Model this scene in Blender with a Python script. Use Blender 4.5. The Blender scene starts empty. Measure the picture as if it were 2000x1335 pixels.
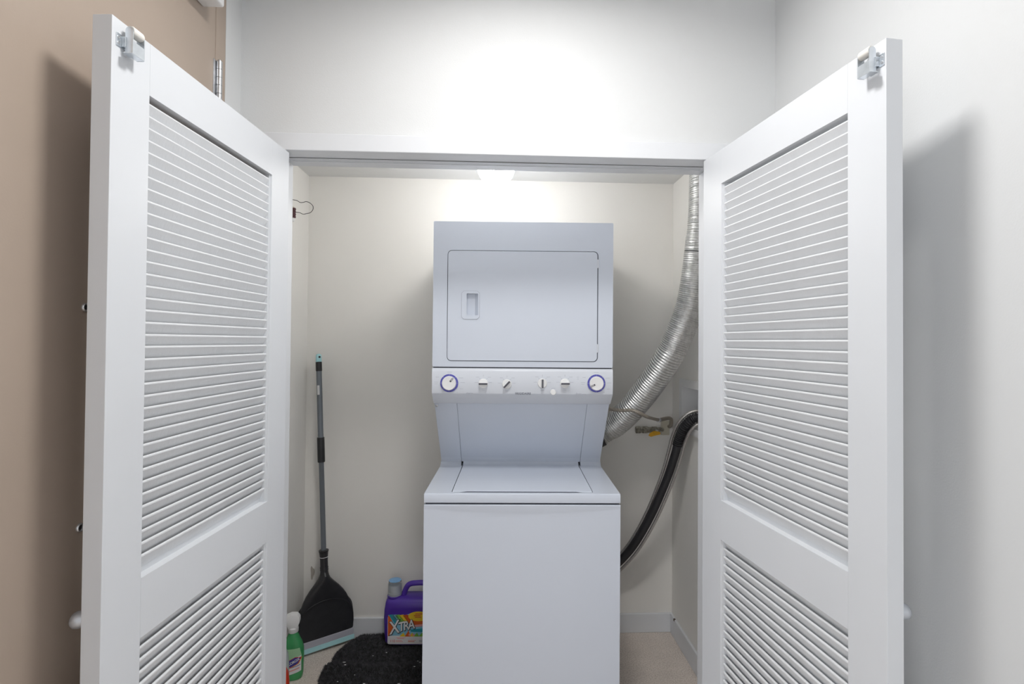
import bpy, bmesh, math, random
from mathutils import Vector, Matrix
random.seed(7)
R = math.radians
SC = bpy.context.scene
COL = SC.collection

# ------------------------------------------------------------------ camera, world, lights, exposure
cam_d = bpy.data.cameras.new('camera'); cam = bpy.data.objects.new('camera', cam_d); COL.objects.link(cam)
YAW, PITCH, ROLL, CAMH = .0457, .0140, .0079, 1.458
cam_d.sensor_width = 36; cam_d.sensor_fit = 'HORIZONTAL'
cam_d.lens = 36 * 1030.3572 / 2000
cam_d.shift_x = (1000 - 1019.3037) / 2000
cam_d.shift_y = (652.3688 - 667.5) / 2000
cam_d.clip_start = .02
_f = Vector((math.sin(YAW) * math.cos(PITCH), math.cos(YAW) * math.cos(PITCH), math.sin(PITCH)))
_r = Vector((math.cos(YAW), -math.sin(YAW), 0)); _u = _r.cross(_f)
_c, _s = math.cos(ROLL), math.sin(ROLL)
_r, _u = _c * _r + _s * _u, -_s * _r + _c * _u
M = Matrix.Identity(4)
for i in range(3):
    M[i][0], M[i][1], M[i][2] = _r[i], _u[i], -_f[i]
M[2][3] = CAMH
cam.matrix_world = M
SC.camera = cam

world = bpy.data.worlds.new('world'); SC.world = world; world.use_nodes = True
bg = world.node_tree.nodes['Background']
bg.inputs[0].default_value = (.93, .96, 1, 1); bg.inputs[1].default_value = 3.05

SC.view_settings.view_transform = 'Standard'; SC.view_settings.look = 'None'
SC.view_settings.gamma = 1; SC.view_settings.use_curve_mapping = False
SC.view_settings.exposure = 0.0

la = bpy.data.lights.new('hall_ceiling_lamp', 'AREA'); la.shape = 'DISK'; la.size = .28
la.energy = 13.5; la.spread = R(157); la.color = (1, .985, .965)
lo = bpy.data.objects.new('hall_ceiling_lamp', la); COL.objects.link(lo); lo.location = (.06, .97, 2.70)
GLOBE_STRENGTH = 34.0

# ------------------------------------------------------------------ materials
def mat(name, col, rough=.5, metal=0, var=.02, scale=8, bump=0, bscale=200, spec=.5, trans=0, emit=0, ecol=None, coat=0):
    m = bpy.data.materials.new(name); m.use_nodes = True
    nt = m.node_tree; b = nt.nodes['Principled BSDF']
    b.inputs['Roughness'].default_value = rough; b.inputs['Metallic'].default_value = metal
    b.inputs['Specular IOR Level'].default_value = spec
    b.inputs['Coat Weight'].default_value = coat
    b.inputs['Transmission Weight'].default_value = trans
    tc = nt.nodes.new('ShaderNodeTexCoord')
    n = nt.nodes.new('ShaderNodeTexNoise'); n.inputs['Scale'].default_value = scale; n.inputs['Detail'].default_value = 3
    nt.links.new(tc.outputs['Object'], n.inputs['Vector'])
    r = nt.nodes.new('ShaderNodeValToRGB')
    lo_ = [max(0, c * (1 - var)) for c in col[:3]] + [1]; hi_ = [min(1, c * (1 + var)) for c in col[:3]] + [1]
    r.color_ramp.elements[0].position = .3; r.color_ramp.elements[1].position = .7
    r.color_ramp.elements[0].color = lo_; r.color_ramp.elements[1].color = hi_
    nt.links.new(n.outputs['Fac'], r.inputs['Fac']); nt.links.new(r.outputs['Color'], b.inputs['Base Color'])
    if bump:
        n2 = nt.nodes.new('ShaderNodeTexNoise'); n2.inputs['Scale'].default_value = bscale; n2.inputs['Detail'].default_value = 2
        nt.links.new(tc.outputs['Object'], n2.inputs['Vector'])
        bp = nt.nodes.new('ShaderNodeBump'); bp.inputs['Strength'].default_value = bump; bp.inputs['Distance'].default_value = .002
        nt.links.new(n2.outputs['Fac'], bp.inputs['Height']); nt.links.new(bp.outputs['Normal'], b.inputs['Normal'])
    if emit:
        b.inputs['Emission Color'].default_value = (ecol or col)[:3] + (1,) if len((ecol or col)) == 3 else ecol
        b.inputs['Emission Strength'].default_value = emit
    return m

MT = dict(
    wall=mat('wall_paint', (.725, .735, .74), .75, var=.01, scale=3, bump=.12, bscale=260),
    closet=mat('wall_paint_closet_lit', (.86, .84, .80), .75, var=.01, scale=3, bump=.12, bscale=260),  # hall paint again, warmer and paler: closet light put into the colour
    ceil=mat('ceiling_paint', (.80, .80, .79), .8, var=.01, scale=3),
    trim=mat('white_trim_paint', (.74, .755, .78), .42, var=.008, scale=5),
    door=mat('white_door_paint', (.71, .73, .76), .40, var=.008, scale=5),
    slat=mat('white_slat_paint', (.76, .775, .795), .45, var=.015, scale=6, bump=.25, bscale=90),
    brown=mat('brown_door_paint', (.45, .365, .30), .38, var=.03, scale=3, bump=.05, bscale=300),
    appl=mat('white_enamel', (.635, .68, .765), .30, var=.006, scale=4),
    panel=mat('white_console_plastic', (.67, .70, .76), .38, var=.006, scale=4),
    gap=mat('dark_gap', (.05, .055, .07), .7),
    gasket=mat('door_seam_grey', (.13, .14, .18), .7),
    blue=mat('dial_blue', (.10, .10, .42), .5),
    dark=mat('dark_grey_print', (.09, .09, .11), .5),
    print_=mat('light_grey_print', (.40, .42, .48), .5),
    logo=mat('logo_grey', (.13, .14, .18), .4),
    chrome=mat('zinc_plate', (.72, .76, .80), .28, metal=1, var=.08, scale=60),
    steel=mat('satin_steel', (.62, .63, .65), .33, metal=1, var=.04, scale=40),
    knob=mat('satin_nickel', (.62, .65, .70), .38, metal=.7, var=.03),
    nylon=mat('white_nylon', (.85, .83, .78), .5),
    alum=mat('grey_track_metal', (.68, .70, .72), .5, metal=.1),
    foil=mat('duct_foil', (.68, .68, .67), .34, metal=.9, var=.14, scale=70, bump=.25, bscale=120),
    black=mat('black_plastic', (.018, .018, .02), .38, var=.1, scale=20),
    rubber=mat('black_rubber', (.022, .021, .024), .45),
    braid=mat('braided_steel', (.48, .46, .44), .42, metal=.8, var=.35, scale=420),
    tube=mat('coated_gas_line', (.40, .36, .31), .42, metal=.5),
    brass=mat('aged_brass', (.30, .285, .24), .4, metal=.6, var=.45, scale=90),
    yellow=mat('yellow_handle', (.78, .42, .03), .4),
    red=mat('red_handle', (.48, .02, .03), .4),
    beige=mat('beige_plastic', (.62, .58, .47), .5),
    maroon=mat('maroon_terminal', (.10, .035, .045), .5),
    greytube=mat('grey_metal_pole', (.18, .20, .225), .4, metal=.3, var=.03),
    aqua=mat('aqua_plastic', (.42, .72, .75), .45),
    lav=mat('lavender_grey_plastic', (.47, .47, .53), .45),
    sticker=mat('paper_sticker', (.7, .7, .7), .6),
    panblack=mat('black_pan_plastic', (.028, .028, .031), .36, var=.15, scale=30, bump=.1, bscale=300),
    purple=mat('purple_plastic', (.085, .035, .36), .33, var=.03),
    white=mat('white_plastic', (.84, .84, .84), .4),
    cap=mat('clear_cap', (.90, .95, 1.0), .08, trans=.93, var=.0),
    capblue=mat('blue_cap_top', (.22, .46, .78), .25),
    paper=mat('label_white', (.80, .78, .78), .5),
    org=mat('label_orange_red', (.72, .13, .02), .5),
    yel=mat('label_yellow', (.85, .58, .03), .5),
    grn=mat('label_green', (.22, .50, .07), .5),
    teal=mat('label_teal', (.03, .33, .42), .5),
    sky=mat('label_sky', (.26, .56, .72), .5),
    ink=mat('label_black', (.012, .012, .02), .5),
    lred=mat('label_red', (.60, .03, .04), .5),
    pink=mat('label_pink', (.80, .36, .34), .5),
    green=mat('green_bottle', (.06, .34, .12), .3, var=.25, scale=12),
    pgreen=mat('pale_green_print', (.38, .64, .38), .5),
    navy=mat('label_navy', (.05, .05, .30), .5),
    redbottle=mat('orange_red_bottle', (.66, .05, .015), .3),
    pale=mat('pale_clear_bottle', (.66, .76, .74), .2, trans=.3),
    lint=mat('white_lint', (.8, .8, .8), .8),
    rug=mat('black_rug_backing', (.012, .012, .013), .9),
    pile=mat('black_rug_pile', (.070, .070, .076), .85, var=.5, scale=60),
    stain=mat('wall_scuff', (.47, .43, .38), .8),
    lens=mat('dark_lens', (.01, .01, .012), .08),
    debris=mat('dark_debris', (.10, .07, .05), .8),
)
# speckled sheet floor
def floor_mat():
    m = bpy.data.materials.new('speckled_vinyl'); m.use_nodes = True; nt = m.node_tree; b = nt.nodes['Principled BSDF']
    tc = nt.nodes.new('ShaderNodeTexCoord')
    n1 = nt.nodes.new('ShaderNodeTexNoise'); n1.inputs['Scale'].default_value = 170; n1.inputs['Detail'].default_value = 4
    n2 = nt.nodes.new('ShaderNodeTexNoise'); n2.inputs['Scale'].default_value = 9
    r1 = nt.nodes.new('ShaderNodeValToRGB'); e = r1.color_ramp.elements
    e[0].position = .34; e[0].color = (.66, .57, .50, 1); e[1].position = .60; e[1].color = (.92, .83, .755, 1)
    mx = nt.nodes.new('ShaderNodeMix'); mx.data_type = 'RGBA'; mx.blend_type = 'MULTIPLY'; mx.inputs[0].default_value = .25
    for n in (n1, n2): nt.links.new(tc.outputs['Object'], n.inputs['Vector'])
    nt.links.new(n1.outputs['Fac'], r1.inputs['Fac']); nt.links.new(r1.outputs['Color'], mx.inputs[6]); nt.links.new(n2.outputs['Fac'], mx.inputs[7])
    nt.links.new(mx.outputs[2], b.inputs['Base Color']); b.inputs['Roughness'].default_value = .55
    return m
MT['floor'] = floor_mat()
MT['globe'] = mat('lit_globe_glass', (1, 1, 1), .4, emit=GLOBE_STRENGTH, ecol=(1, .985, .955))

# ------------------------------------------------------------------ mesh helpers
class MB:
    """collects shapes; build() links them as ONE mesh object"""
    def __init__(self): self.v = []; self.f = []; self.m = []; self.mats = []
    def mi(self, m):
        if m not in self.mats: self.mats.append(m)
        return self.mats.index(m)
    def raw(self, vs, fs, m):
        o = len(self.v); self.v += [tuple(p) for p in vs]; k = self.mi(m)
        for f in fs: self.f.append([i + o for i in f]); self.m.append(k)
        return self
    def bm(self, b, m, mtx=None):
        b.verts.ensure_lookup_table(); b.verts.index_update()
        self.raw([(mtx @ v.co if mtx else v.co) for v in b.verts], [[v.index for v in f.verts] for f in b.faces], m); b.free(); return self
    def box(self, a, c, m, bev=0, seg=2, mtx=None):
        b = bmesh.new(); bmesh.ops.create_cube(b, size=1)
        for v in b.verts:
            v.co = Vector([(a[i] + c[i]) / 2 + v.co[i] * (c[i] - a[i]) for i in range(3)])
        if bev: bmesh.ops.bevel(b, geom=b.edges[:], offset=bev, segments=seg, profile=.5, affect='EDGES')
        return self.bm(b, m, mtx)
    def prism(self, poly, t0, t1, m, plane='XZ', mtx=None, bev=0):
        """poly of 2-D points extruded along the third axis from t0 to t1"""
        def P(p, t): return {'XZ': (p[0], t, p[1]), 'YZ': (t, p[0], p[1]), 'XY': (p[0], p[1], t)}[plane]
        n = len(poly); vs = [P(p, t0) for p in poly] + [P(p, t1) for p in poly]
        fs = [list(range(n)), list(range(2 * n - 1, n - 1, -1))] + [[i, i + n, (i + 1) % n + n, (i + 1) % n] for i in range(n)]
        b = bmesh.new(); bv = [b.verts.new(p) for p in vs]
        for f in fs: b.faces.new([bv[i] for i in f])
        bmesh.ops.recalc_face_normals(b, faces=b.faces)
        if bev: bmesh.ops.bevel(b, geom=b.edges[:], offset=bev, segments=2, profile=.5, affect='EDGES')
        return self.bm(b, m, mtx)
    def plate(self, outer, holes, t0, t1, m, plane='XZ', mtx=None):
        """flat plate with holes"""
        def P(p, t): return Vector({'XZ': (p[0], t, p[1]), 'YZ': (t, p[0], p[1]), 'XY': (p[0], p[1], t)}[plane])
        b = bmesh.new(); es = []
        for lp in [outer] + holes:
            vv = [b.verts.new(P(p, t0)) for p in lp]
            es += [b.edges.new((vv[i], vv[(i + 1) % len(vv)])) for i in range(len(vv))]
        r = bmesh.ops.triangle_fill(b, use_beauty=True, use_dissolve=False, edges=es)
        fs = [f for f in r['geom'] if isinstance(f, bmesh.types.BMFace)]
        ex = bmesh.ops.extrude_face_region(b, geom=fs)
        d = P((0, 0), t1) - P((0, 0), t0)
        for g in ex['geom']:
            if isinstance(g, bmesh.types.BMVert): g.co += d
        bmesh.ops.recalc_face_normals(b, faces=b.faces)
        return self.bm(b, m, mtx)
    def lathe(self, prof, m, n=32, mtx=None, cap=True):
        """prof: (radius, height) along +Z"""
        vs = []; fs = []
        for r, h in prof:
            for k in range(n):
                a = 2 * math.pi * k / n; vs.append((r * math.cos(a), r * math.sin(a), h))
        for j in range(len(prof) - 1):
            for k in range(n):
                fs.append([j * n + k, j * n + (k + 1) % n, (j + 1) * n + (k + 1) % n, (j + 1) * n + k])
        if cap: fs.append(list(range(n - 1, -1, -1))); fs.append([(len(prof) - 1) * n + k for k in range(n)])
        if mtx: vs = [mtx @ Vector(p) for p in vs]
        return self.raw(vs, fs, m)
    def tube(self, pts, rad, m, n=16, step=None, cap=True, smooth=True):
        pts = [Vector(p) for p in pts]
        path = catmull(pts, step) if smooth else pts
        L = [0]
        for i in range(1, len(path)): L.append(L[-1] + (path[i] - path[i - 1]).length)
        t = (path[1] - path[0]).normalized(); a = t.orthogonal().normalized(); vs = []; fs = []
        for i, p in enumerate(path):
            t2 = (path[min(i + 1, len(path) - 1)] - path[max(i - 1, 0)]).normalized()
            a = (a - t2 * a.dot(t2)).normalized(); bb = t2.cross(a)
            r = rad(L[i]) if callable(rad) else rad
            for k in range(n):
                an = 2 * math.pi * k / n; vs.append(p + (a * math.cos(an) + bb * math.sin(an)) * r)
        for j in range(len(path) - 1):
            for k in range(n):
                fs.append([j * n + k, j * n + (k + 1) % n, (j + 1) * n + (k + 1) % n, (j + 1) * n + k])
        if cap: fs.append(list(range(n - 1, -1, -1))); fs.append([(len(path) - 1) * n + k for k in range(n)])
        return self.raw(vs, fs, m)
    def loft(self, secs, m, n=40, mtx=None):
        """secs: (z, cx, cy, hx, hy, exponent) superellipse rings"""
        vs = []; fs = []
        for z, cx, cy, hx, hy, ex in secs:
            for k in range(n):
                a = 2 * math.pi * k / n; c, s = math.cos(a), math.sin(a)
                vs.append((cx + hx * math.copysign(abs(c) ** (2 / ex), c), cy + hy * math.copysign(abs(s) ** (2 / ex), s), z))
        for j in range(len(secs) - 1):
            for k in range(n):
                fs.append([j * n + k, j * n + (k + 1) % n, (j + 1) * n + (k + 1) % n, (j + 1) * n + k])
        fs.append(list(range(n - 1, -1, -1))); fs.append([(len(secs) - 1) * n + k for k in range(n)])
        if mtx: vs = [mtx @ Vector(p) for p in vs]
        return self.raw(vs, fs, m)
    def mesh(self, name, smooth=False):
        me = bpy.data.meshes.new(name); me.from_pydata(self.v, [], self.f)
        for k in self.mats: me.materials.append(k)
        me.polygons.foreach_set('material_index', self.m); me.update()
        if smooth:
            b = bmesh.new(); b.from_mesh(me); b.normal_update()
            for f in b.faces: f.smooth = True
            for e in b.edges:
                if len(e.link_faces) == 2 and e.calc_face_angle(0) > R(38): e.smooth = False
            b.to_mesh(me); b.free()
        return me
    def build(self, name, parent=None, smooth=False, loc=None, rot=None):
        o = bpy.data.objects.new(name, self.mesh(name, smooth)); COL.objects.link(o)
        if parent: o.parent = parent
        if loc: o.location = loc
        if rot: o.rotation_euler = rot
        return o

def catmull(p, step=None):
    out = []; q = [p[0] * 2 - p[1]] + list(p) + [p[-1] * 2 - p[-2]]
    for i in range(1, len(q) - 2):
        a, b, c, d = q[i - 1], q[i], q[i + 1], q[i + 2]
        n = max(2, int((c - b).length / step)) if step else 8
        for k in range(n):
            t = k / n
            out.append(.5 * ((2 * b) + (c - a) * t + (2 * a - 5 * b + 4 * c - d) * t * t + (3 * b - a - 3 * c + d) * t ** 3))
    out.append(p[-1]); return out

def rrect(x0, z0, x1, z1, r, n=6):
    pts = []
    for cx, cz, a0 in ((x1 - r, z1 - r, 0), (x0 + r, z1 - r, 90), (x0 + r, z0 + r, 180), (x1 - r, z0 + r, 270)):
        for k in range(n + 1):
            a = R(a0 + 90 * k / n); pts.append((cx + r * math.cos(a), cz + r * math.sin(a)))
    return pts
def chamf(x0, z0, x1, z1, c):
    return [(x1, z1 - c), (x1 - c, z1), (x0 + c, z1), (x0, z1 - c), (x0, z0 + c), (x0 + c, z0), (x1 - c, z0), (x1, z0 + c)]
def ellipse(cx, cz, rx, rz, n=28):
    return [(cx + rx * math.cos(2 * math.pi * k / n), cz + rz * math.sin(2 * math.pi * k / n)) for k in range(n)]

def tag(o, label=None, cat=None, group=None, kind=None):
    if label: o['label'] = label
    if cat: o['category'] = cat
    if group: o['group'] = group
    if kind: o['kind'] = kind
    return o
def empty(name, loc=(0, 0, 0), rz=0, label=None, cat=None, group=None, kind=None):
    o = bpy.data.objects.new(name, None); COL.objects.link(o); o.empty_display_size = .05
    o.location = loc; o.rotation_euler = (0, 0, rz)
    return tag(o, label, cat, group, kind)
FACE = Matrix.Rotation(R(90), 4, 'X')          # flat XY drawing -> upright XZ, facing -Y
def text_into(mb, body, size, m, mtx, ext=.0003, bold=0, shear=0, align='CENTER', sx=1):
    c = bpy.data.curves.new('t', 'FONT'); c.body = body; c.size = size; c.extrude = ext; c.offset = bold
    c.shear = shear; c.align_x = align; c.align_y = 'CENTER'; c.resolution_u = 3
    o = bpy.data.objects.new('t', c); COL.objects.link(o)
    dg = bpy.context.evaluated_depsgraph_get(); me = o.evaluated_get(dg).to_mesh()
    S = Matrix.Diagonal((sx, 1, 1, 1))
    mb.raw([mtx @ (S @ v.co) for v in me.vertices], [list(p.vertices) for p in me.polygons], m)
    o.evaluated_get(dg).to_mesh_clear(); bpy.data.objects.remove(o); bpy.data.curves.remove(c)

# ------------------------------------------------------------------ the room
XL, XR, YB, ZC = -.942, .893, 2.6546, 2.2705            # closet
HL, HR, YW, Y1, ZH, HC = -.79, .88, 1.6378, 1.774, 2.0341, 2.74   # hall
OL, OR = -.682, .685                                     # opening
YN = -2.6; YLW = -.35                                                # unseen hall end; left wall cut short so light enters from the left
def struct(name, mb, label, smooth=False):
    return tag(mb.build(name, smooth=smooth), label, kind='structure')
struct('floor', MB().box((-3.0, YN, -.06), (1.3, 2.9, 0), MT['floor']), 'beige speckled sheet floor of the hall and the laundry closet')
struct('wall_back', MB().box((XL - .1, YB, 0), (XR + .1, YB + .1, 2.5), MT['closet']), 'beige back wall of the closet behind the washer and dryer')
struct('wall_closet_left', MB().box((XL - .1, Y1, 0), (XL, YB, 2.5), MT['closet']), 'beige left side wall of the closet beside the dustpan')
BOX = (2.205, 1.072, 2.487, 1.253)                        # recess in the right closet wall (y0,z0,y1,z1)
struct('wall_closet_right', MB().plate([(Y1, 0), (YB, 0), (YB, 2.5), (Y1, 2.5)], [[(BOX[0], BOX[1]), (BOX[2], BOX[1]), (BOX[2], BOX[3]), (BOX[0], BOX[3])]],
       XR, XR + .1, MT['closet'], 'YZ'), 'beige right side wall of the closet with the washer outlet box')
struct('ceiling_closet', MB().box((XL, Y1, ZC), (XR, YB, ZC + .08), MT['ceil']), 'white closet ceiling with the globe light')
struct('wall_front', MB().plate([(XL - .1, 0), (OL - .02, 0), (OL - .02, ZH + .02), (OR + .02, ZH + .02), (OR + .02, 0), (1.0, 0), (1.0, HC), (XL - .1, HC)], [], YW, Y1, MT['wall']),
       'pale grey hall wall above and beside the closet opening')
struct('ceiling', MB().box((-3.0, YN, HC), (1.1, Y1, HC + .08), MT['ceil']), 'white hall ceiling above the frame')
struct('wall_right', MB().box((HR, YN, 0), (HR + .1, YW, HC), MT['wall']), 'pale grey hall wall on the right')
struct('wall_rear_block', MB().box((-1.1, YN - .1, 0), (HR + .1, YN, HC), MT['wall']), 'unseen pale grey wall added behind the camera to block light from straight behind')  # added unseen wall, keeps out light from straight behind
DY0, DY1, DZ = .575, 1.4924, 2.43                         # entry door leaf
struct('wall_left', MB().plate([(YLW, 0), (DY0 - .055, 0), (DY0 - .055, DZ + .06), (1.5465, DZ + .06), (1.5465, 0), (YW, 0), (YW, HC), (YLW, HC)], [], HL - .1, HL, MT['wall'], 'YZ'),
       'pale grey strip of hall wall between the brown door frame and the corner')
# casing and jambs of the opening
struct('trim_1', MB().box((OL - .058, YW - .014, ZH), (OR + .058, YW, 2.087), MT['trim'], .002), 'white head casing over the closet opening')
struct('trim_2', MB().box((OL - .058, YW - .014, 0), (OL - .004, YW, ZH), MT['trim'], .002), 'white casing on the left of the closet opening')
struct('trim_3', MB().box((OR + .004, YW - .014, 0), (OR + .058, YW, ZH), MT['trim'], .002), 'white casing on the right of the closet opening')
hj = struct('trim_4', MB().box((OL, YW - .002, ZH), (OR, Y1, ZH + .02), MT['trim'], .001), 'white head jamb over the closet opening with a metal door track')
trk = MB()
for y in (YW + .052, YW + .079): trk.box((OL + .02, y, ZH - .003), (OR - .02, y + .003, ZH), MT['alum'])
trk.box((OL + .02, YW + .052, ZH - .0015), (OR - .02, YW + .082, ZH), MT['alum'])
trk.build('door_track', hj)
struct('trim_5', MB().box((OL - .02, YW, 0), (OL, Y1, ZH), MT['trim'], .001), 'white left jamb of the closet opening')
struct('trim_6', MB().box((OR, YW, 0), (OR + .02, Y1, ZH), MT['trim'], .001), 'white right jamb of the closet opening')
bbh = .095
def bboard(name, a, b, inn, label):
    m = MB(); m.box(a, b, MT['trim'], .003); return struct(name, m, label)
bboard('baseboard_back', (XL, YB - .012, 0), (XR, YB, bbh), 0, 'white baseboard along the closet back wall')
bb = bboard('baseboard_right', (XR - .012, Y1, 0), (XR, YB - .012, bbh), 0, 'white baseboard along the right closet wall with a chipped top edge')
MB().box((XR - .0135, YB - .075, bbh - .010), (XR - .004, YB - .062, bbh + .0015), MT['debris'], .002).build('chip', bb)
bboard('baseboard_left', (XL, Y1, 0), (XL + .012, YB - .012, bbh), 0, 'white baseboard along the left closet wall')
bboard('baseboard_hall_right', (HR - .012, YN, 0), (HR, YW, bbh), 0, 'white baseboard along the right hall wall')
# faint scuff on the back wall beside the dustpan neck
sc = bpy.data.objects['wall_back']
sp = []
for k in range(20):
    a = 2 * math.pi * k / 20; r = 1 + .25 * math.sin(3 * a + 1)
    sp.append((-.9005 + .009 * r * math.cos(a), .315 + .030 * r * math.sin(a)))
MB().prism(sp, YB - .0006, YB + .001, MT['stain']).build('scuff', sc)

# ------------------------------------------------------------------ entry door (brown) with frame, hinge, viewers, closer
ed = empty('door_1', (HL, DY1, 0), 0, 'brown painted entry door in a brown frame on the left wall', 'door', kind='structure')
def EY(y): return y - DY1
MB().box((-.045, EY(DY0), .008), (0, -.0015, DZ), MT['brown'], .0015).build('door_leaf', ed)
fr = MB()
fr.box((-.09, .0015, 0), (.0, EY(1.5465), DZ + .055), MT['brown'], .002)
fr.box((-.09, EY(DY0) - .055, 0), (.0, EY(DY0) - .002, DZ + .055), MT['brown'], .002)
fr.box((-.09, EY(DY0) - .002, DZ + .003), (.0, .0015, DZ + .055), MT['brown'], .002)
fr.box((-.09, EY(DY0) - .002, 0), (-.06, .0015, DZ + .003), MT['brown'])
fr.build('door_frame', ed)
for hz in (2.175, 1.22, .25):
    h = MB(); kn = .0075
    zs = [-.057, -.034, -.011, .011, .034, .057]
    for i in range(5):
        h.lathe([(kn * .9, hz + zs[i] + .0002), (kn, hz + zs[i] + .0008), (kn, hz + zs[i + 1] - .0008), (kn * .9, hz + zs[i + 1] - .0002)], MT['steel'], 20,
                Matrix.Translation((.0085, .006, 0)))
    h.lathe([(.004, hz + .056), (.0045, hz + .060), (.002, hz + .062)], MT['steel'], 16, Matrix.Translation((.0085, .006, 0)))
    h.box((-.001, -.012, hz - .057), (.002, .006, hz + .057), MT['steel'], .0008)
    h.build('hinge', ed, True)
for vz, vy in ((1.5169, 1.0467), (1.0985, 1.0434)):
    ro = Matrix.Translation((0, EY(vy), vz)) @ Matrix.Rotation(R(90), 4, 'Y')
    v = MB(); v.lathe([(.0085, -.002), (.0085, .002), (.0075, .0035), (.0058, .0035), (.0052, .0015)], MT['steel'], 28, ro, cap=False)
    v.lathe([(.0054, -.001), (.0050, .0012), (.002, .0020)], MT['lens'], 24, ro)
    v.build('door_viewer', ed, True)
cl = MB(); cl.box((0, EY(1.12), 2.337), (.058, EY(1.425), 2.40), MT['white'], .006, 3)
cb = cl.build('door_closer', ed, True); tag(cb, 'white closer box near the top of the brown door')
vt = MB()
for k in range(3): vt.box((.010, EY(1.30) + k * .030, 2.3362), (.020, EY(1.30) + k * .030 + .022, 2.3372), MT['dark'])
vt.build('vent_slot', cb)

# ------------------------------------------------------------------ louvred closet doors
TH = .0346; V0, V1, V2 = 1.9244, 1.0045, .8908; U0, U1, VB = .0933, .574, .225; DT = 2.0241
def slat_mesh():
    # profile in (inward depth from the inner face, z): nosing towards the room, blade falling away from it
    p = [(.0060, -.0006), (.0062, .0020), (.0080, .0032), (.0108, .0028), (.0240, -.0232), (.0200, -.0285)]
    m = MB(); m.prism([(a, b) for a, b in p], 0, 1, MT['slat'], 'YZ'); return m.mesh('slat')
SLAT = slat_mesh()
def closet_door(name, N, F, s, label, klabel):
    ang = math.atan2(F[1] - N[1], F[0] - N[0]); L = math.hypot(F[1] - N[1], F[0] - N[0])
    d = empty(name, (N[0], N[1], 0), ang, label, 'door', kind='structure')
    y0, y1 = (0, TH) if s > 0 else (-TH, 0)
    for nm, a, b in (('stile', (0, .012), (U0, DT)), ('stile', (U1, .012), (L, DT)), ('rail', (U0, V0), (U1, DT)), ('rail', (U0, V2), (U1, V1)), ('rail', (U0, .012), (U1, VB))):
        MB().box((a[0], y0, a[1]), (b[0], y1, b[1]), MT['door'], .0007 if nm == 'stile' else .0002).build(nm, d)
    # small bead round both openings, set back from the face
    for za, zb in ((V1, V0), (VB, V2)):
        bd = MB()
        for (ua, ub, z0, z1) in ((U1 - .006, U1, za, zb),):
            bd.box((ua, min(s * .005, s * TH), z0), (ub, max(s * .005, s * TH), z1), MT['door'])
        bd.box((U0, min(s * .019, s * .030), za), (U1 - .006, max(s * .019, s * .030), za + .0105), MT['door'])
        bd.build('bead', d)
    zs = [1.9105 - .0235 * k for k in range(38)] + [.8895 - .0235 * k for k in range(28)]
    for z in zs:
        o = bpy.data.objects.new('slat', SLAT); COL.objects.link(o); o.parent = d
        o.location = (U0, 0, z + random.uniform(-.0004, .0004)); o.scale = (U1 - .006 - U0, s, 1)
    # roller guide at the free top corner, on the inner face
    q = -s
    def B(mb, a, b, m, bev=.0006):
        mb.box((a[0], min(q * a[1], q * b[1]), a[2]), (b[0], max(q * a[1], q * b[1]), b[2]), m, bev)
    u = .022 if s > 0 else .016
    rb = MB()
    B(rb, (u - .013, 0, 1.9755), (u + .030, .0018, 1.9985), MT['chrome'])
    B(rb, (u - .002, .0018, 1.978), (u + .006, .009, 1.996), MT['chrome'])
    B(rb, (u, .006, 1.967), (u + .029, .0205, 1.9685), MT['chrome'])
    B(rb, (u, .0195, 1.967), (u + .029, .0207, 1.990), MT['chrome'])
    B(rb, (u - .006, .006, 1.9645), (u + .012, .024, 1.9655), MT['chrome'])
    for uu in (u, u + .0275):                             # round-topped cheek plates
        pr = [(.0065, 1.967), (.0205, 1.967)] + [(.0135 + .007 * math.cos(a), 2.0085 + .007 * math.sin(a)) for a in [math.pi * k / 10 for k in range(11)]]
        rb.prism([(q * a, b) for a, b in pr], uu, uu + .0016, MT['chrome'], 'YZ')
    r = rb.build('roller_bracket', d); tag(r, 'zinc roller bracket')
    mt = Matrix.Translation((u + .0018, q * .0135, 2.0095)) @ Matrix.Rotation(R(90), 4, 'Y')
    MB().lathe([(.0080, 0), (.0088, .002), (.0088, .0235), (.0080, .0255)], MT['nylon'], 28, mt).build('roller', r, True)
    for zz in (1.982, 1.992):
        MB().lathe([(.0028, 0), (.0024, .0012)], MT['steel'], 14, Matrix.Translation((u - .008, q * .0018, zz)) @ Matrix.Rotation(R(90 * s), 4, 'X')).build('screw', r)
    # pull knob on the outer face
    kz = .950 if s > 0 else .946
    km = Matrix.Translation((.045, s * TH, kz)) @ Matrix.Rotation(R(-90 * s), 4, 'X')
    k = MB().lathe([(.0105, 0), (.0085, .004), (.0075, .016), (.0085, .026), (.0125, .034), (.0148, .040), (.0148, .046), (.0125, .050), (.007, .0525), (.002, .053)], MT['knob'], 32, km)
    tag(k.build('knob', d, True), klabel)
    return d
closet_door('door_2', (-.6773, .9453), (-.6357, 1.6209), 1, 'white louvred closet door standing open in front of the brown entry door', 'satin metal knob')
closet_door('door_3', (.7116, .9344), (.6366, 1.6092), -1, 'white louvred closet door standing open along the right hall wall', 'satin metal knob')

# ------------------------------------------------------------------ stacked washer and dryer
W = empty('stacked_washer_dryer', (.0912, 1.8468, 0), -.0298, 'white stacked washer and dryer in the middle of the closet', 'washer dryer')
HW = .343; AP = MT['appl']
# washer body
cab = MB(); cab.box((-HW, .012, .03), (HW, .725, .889), AP, .004); 
wc = cab.build('washer_cabinet', W)
for x in (-.30, .30):
    for y in (.06, .67): MB().lathe([(.02, 0), (.02, .012), (.012, .014), (.012, .032)], MT['black'], 16, Matrix.Translation((x, y, 0))).build('foot', wc)
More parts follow.
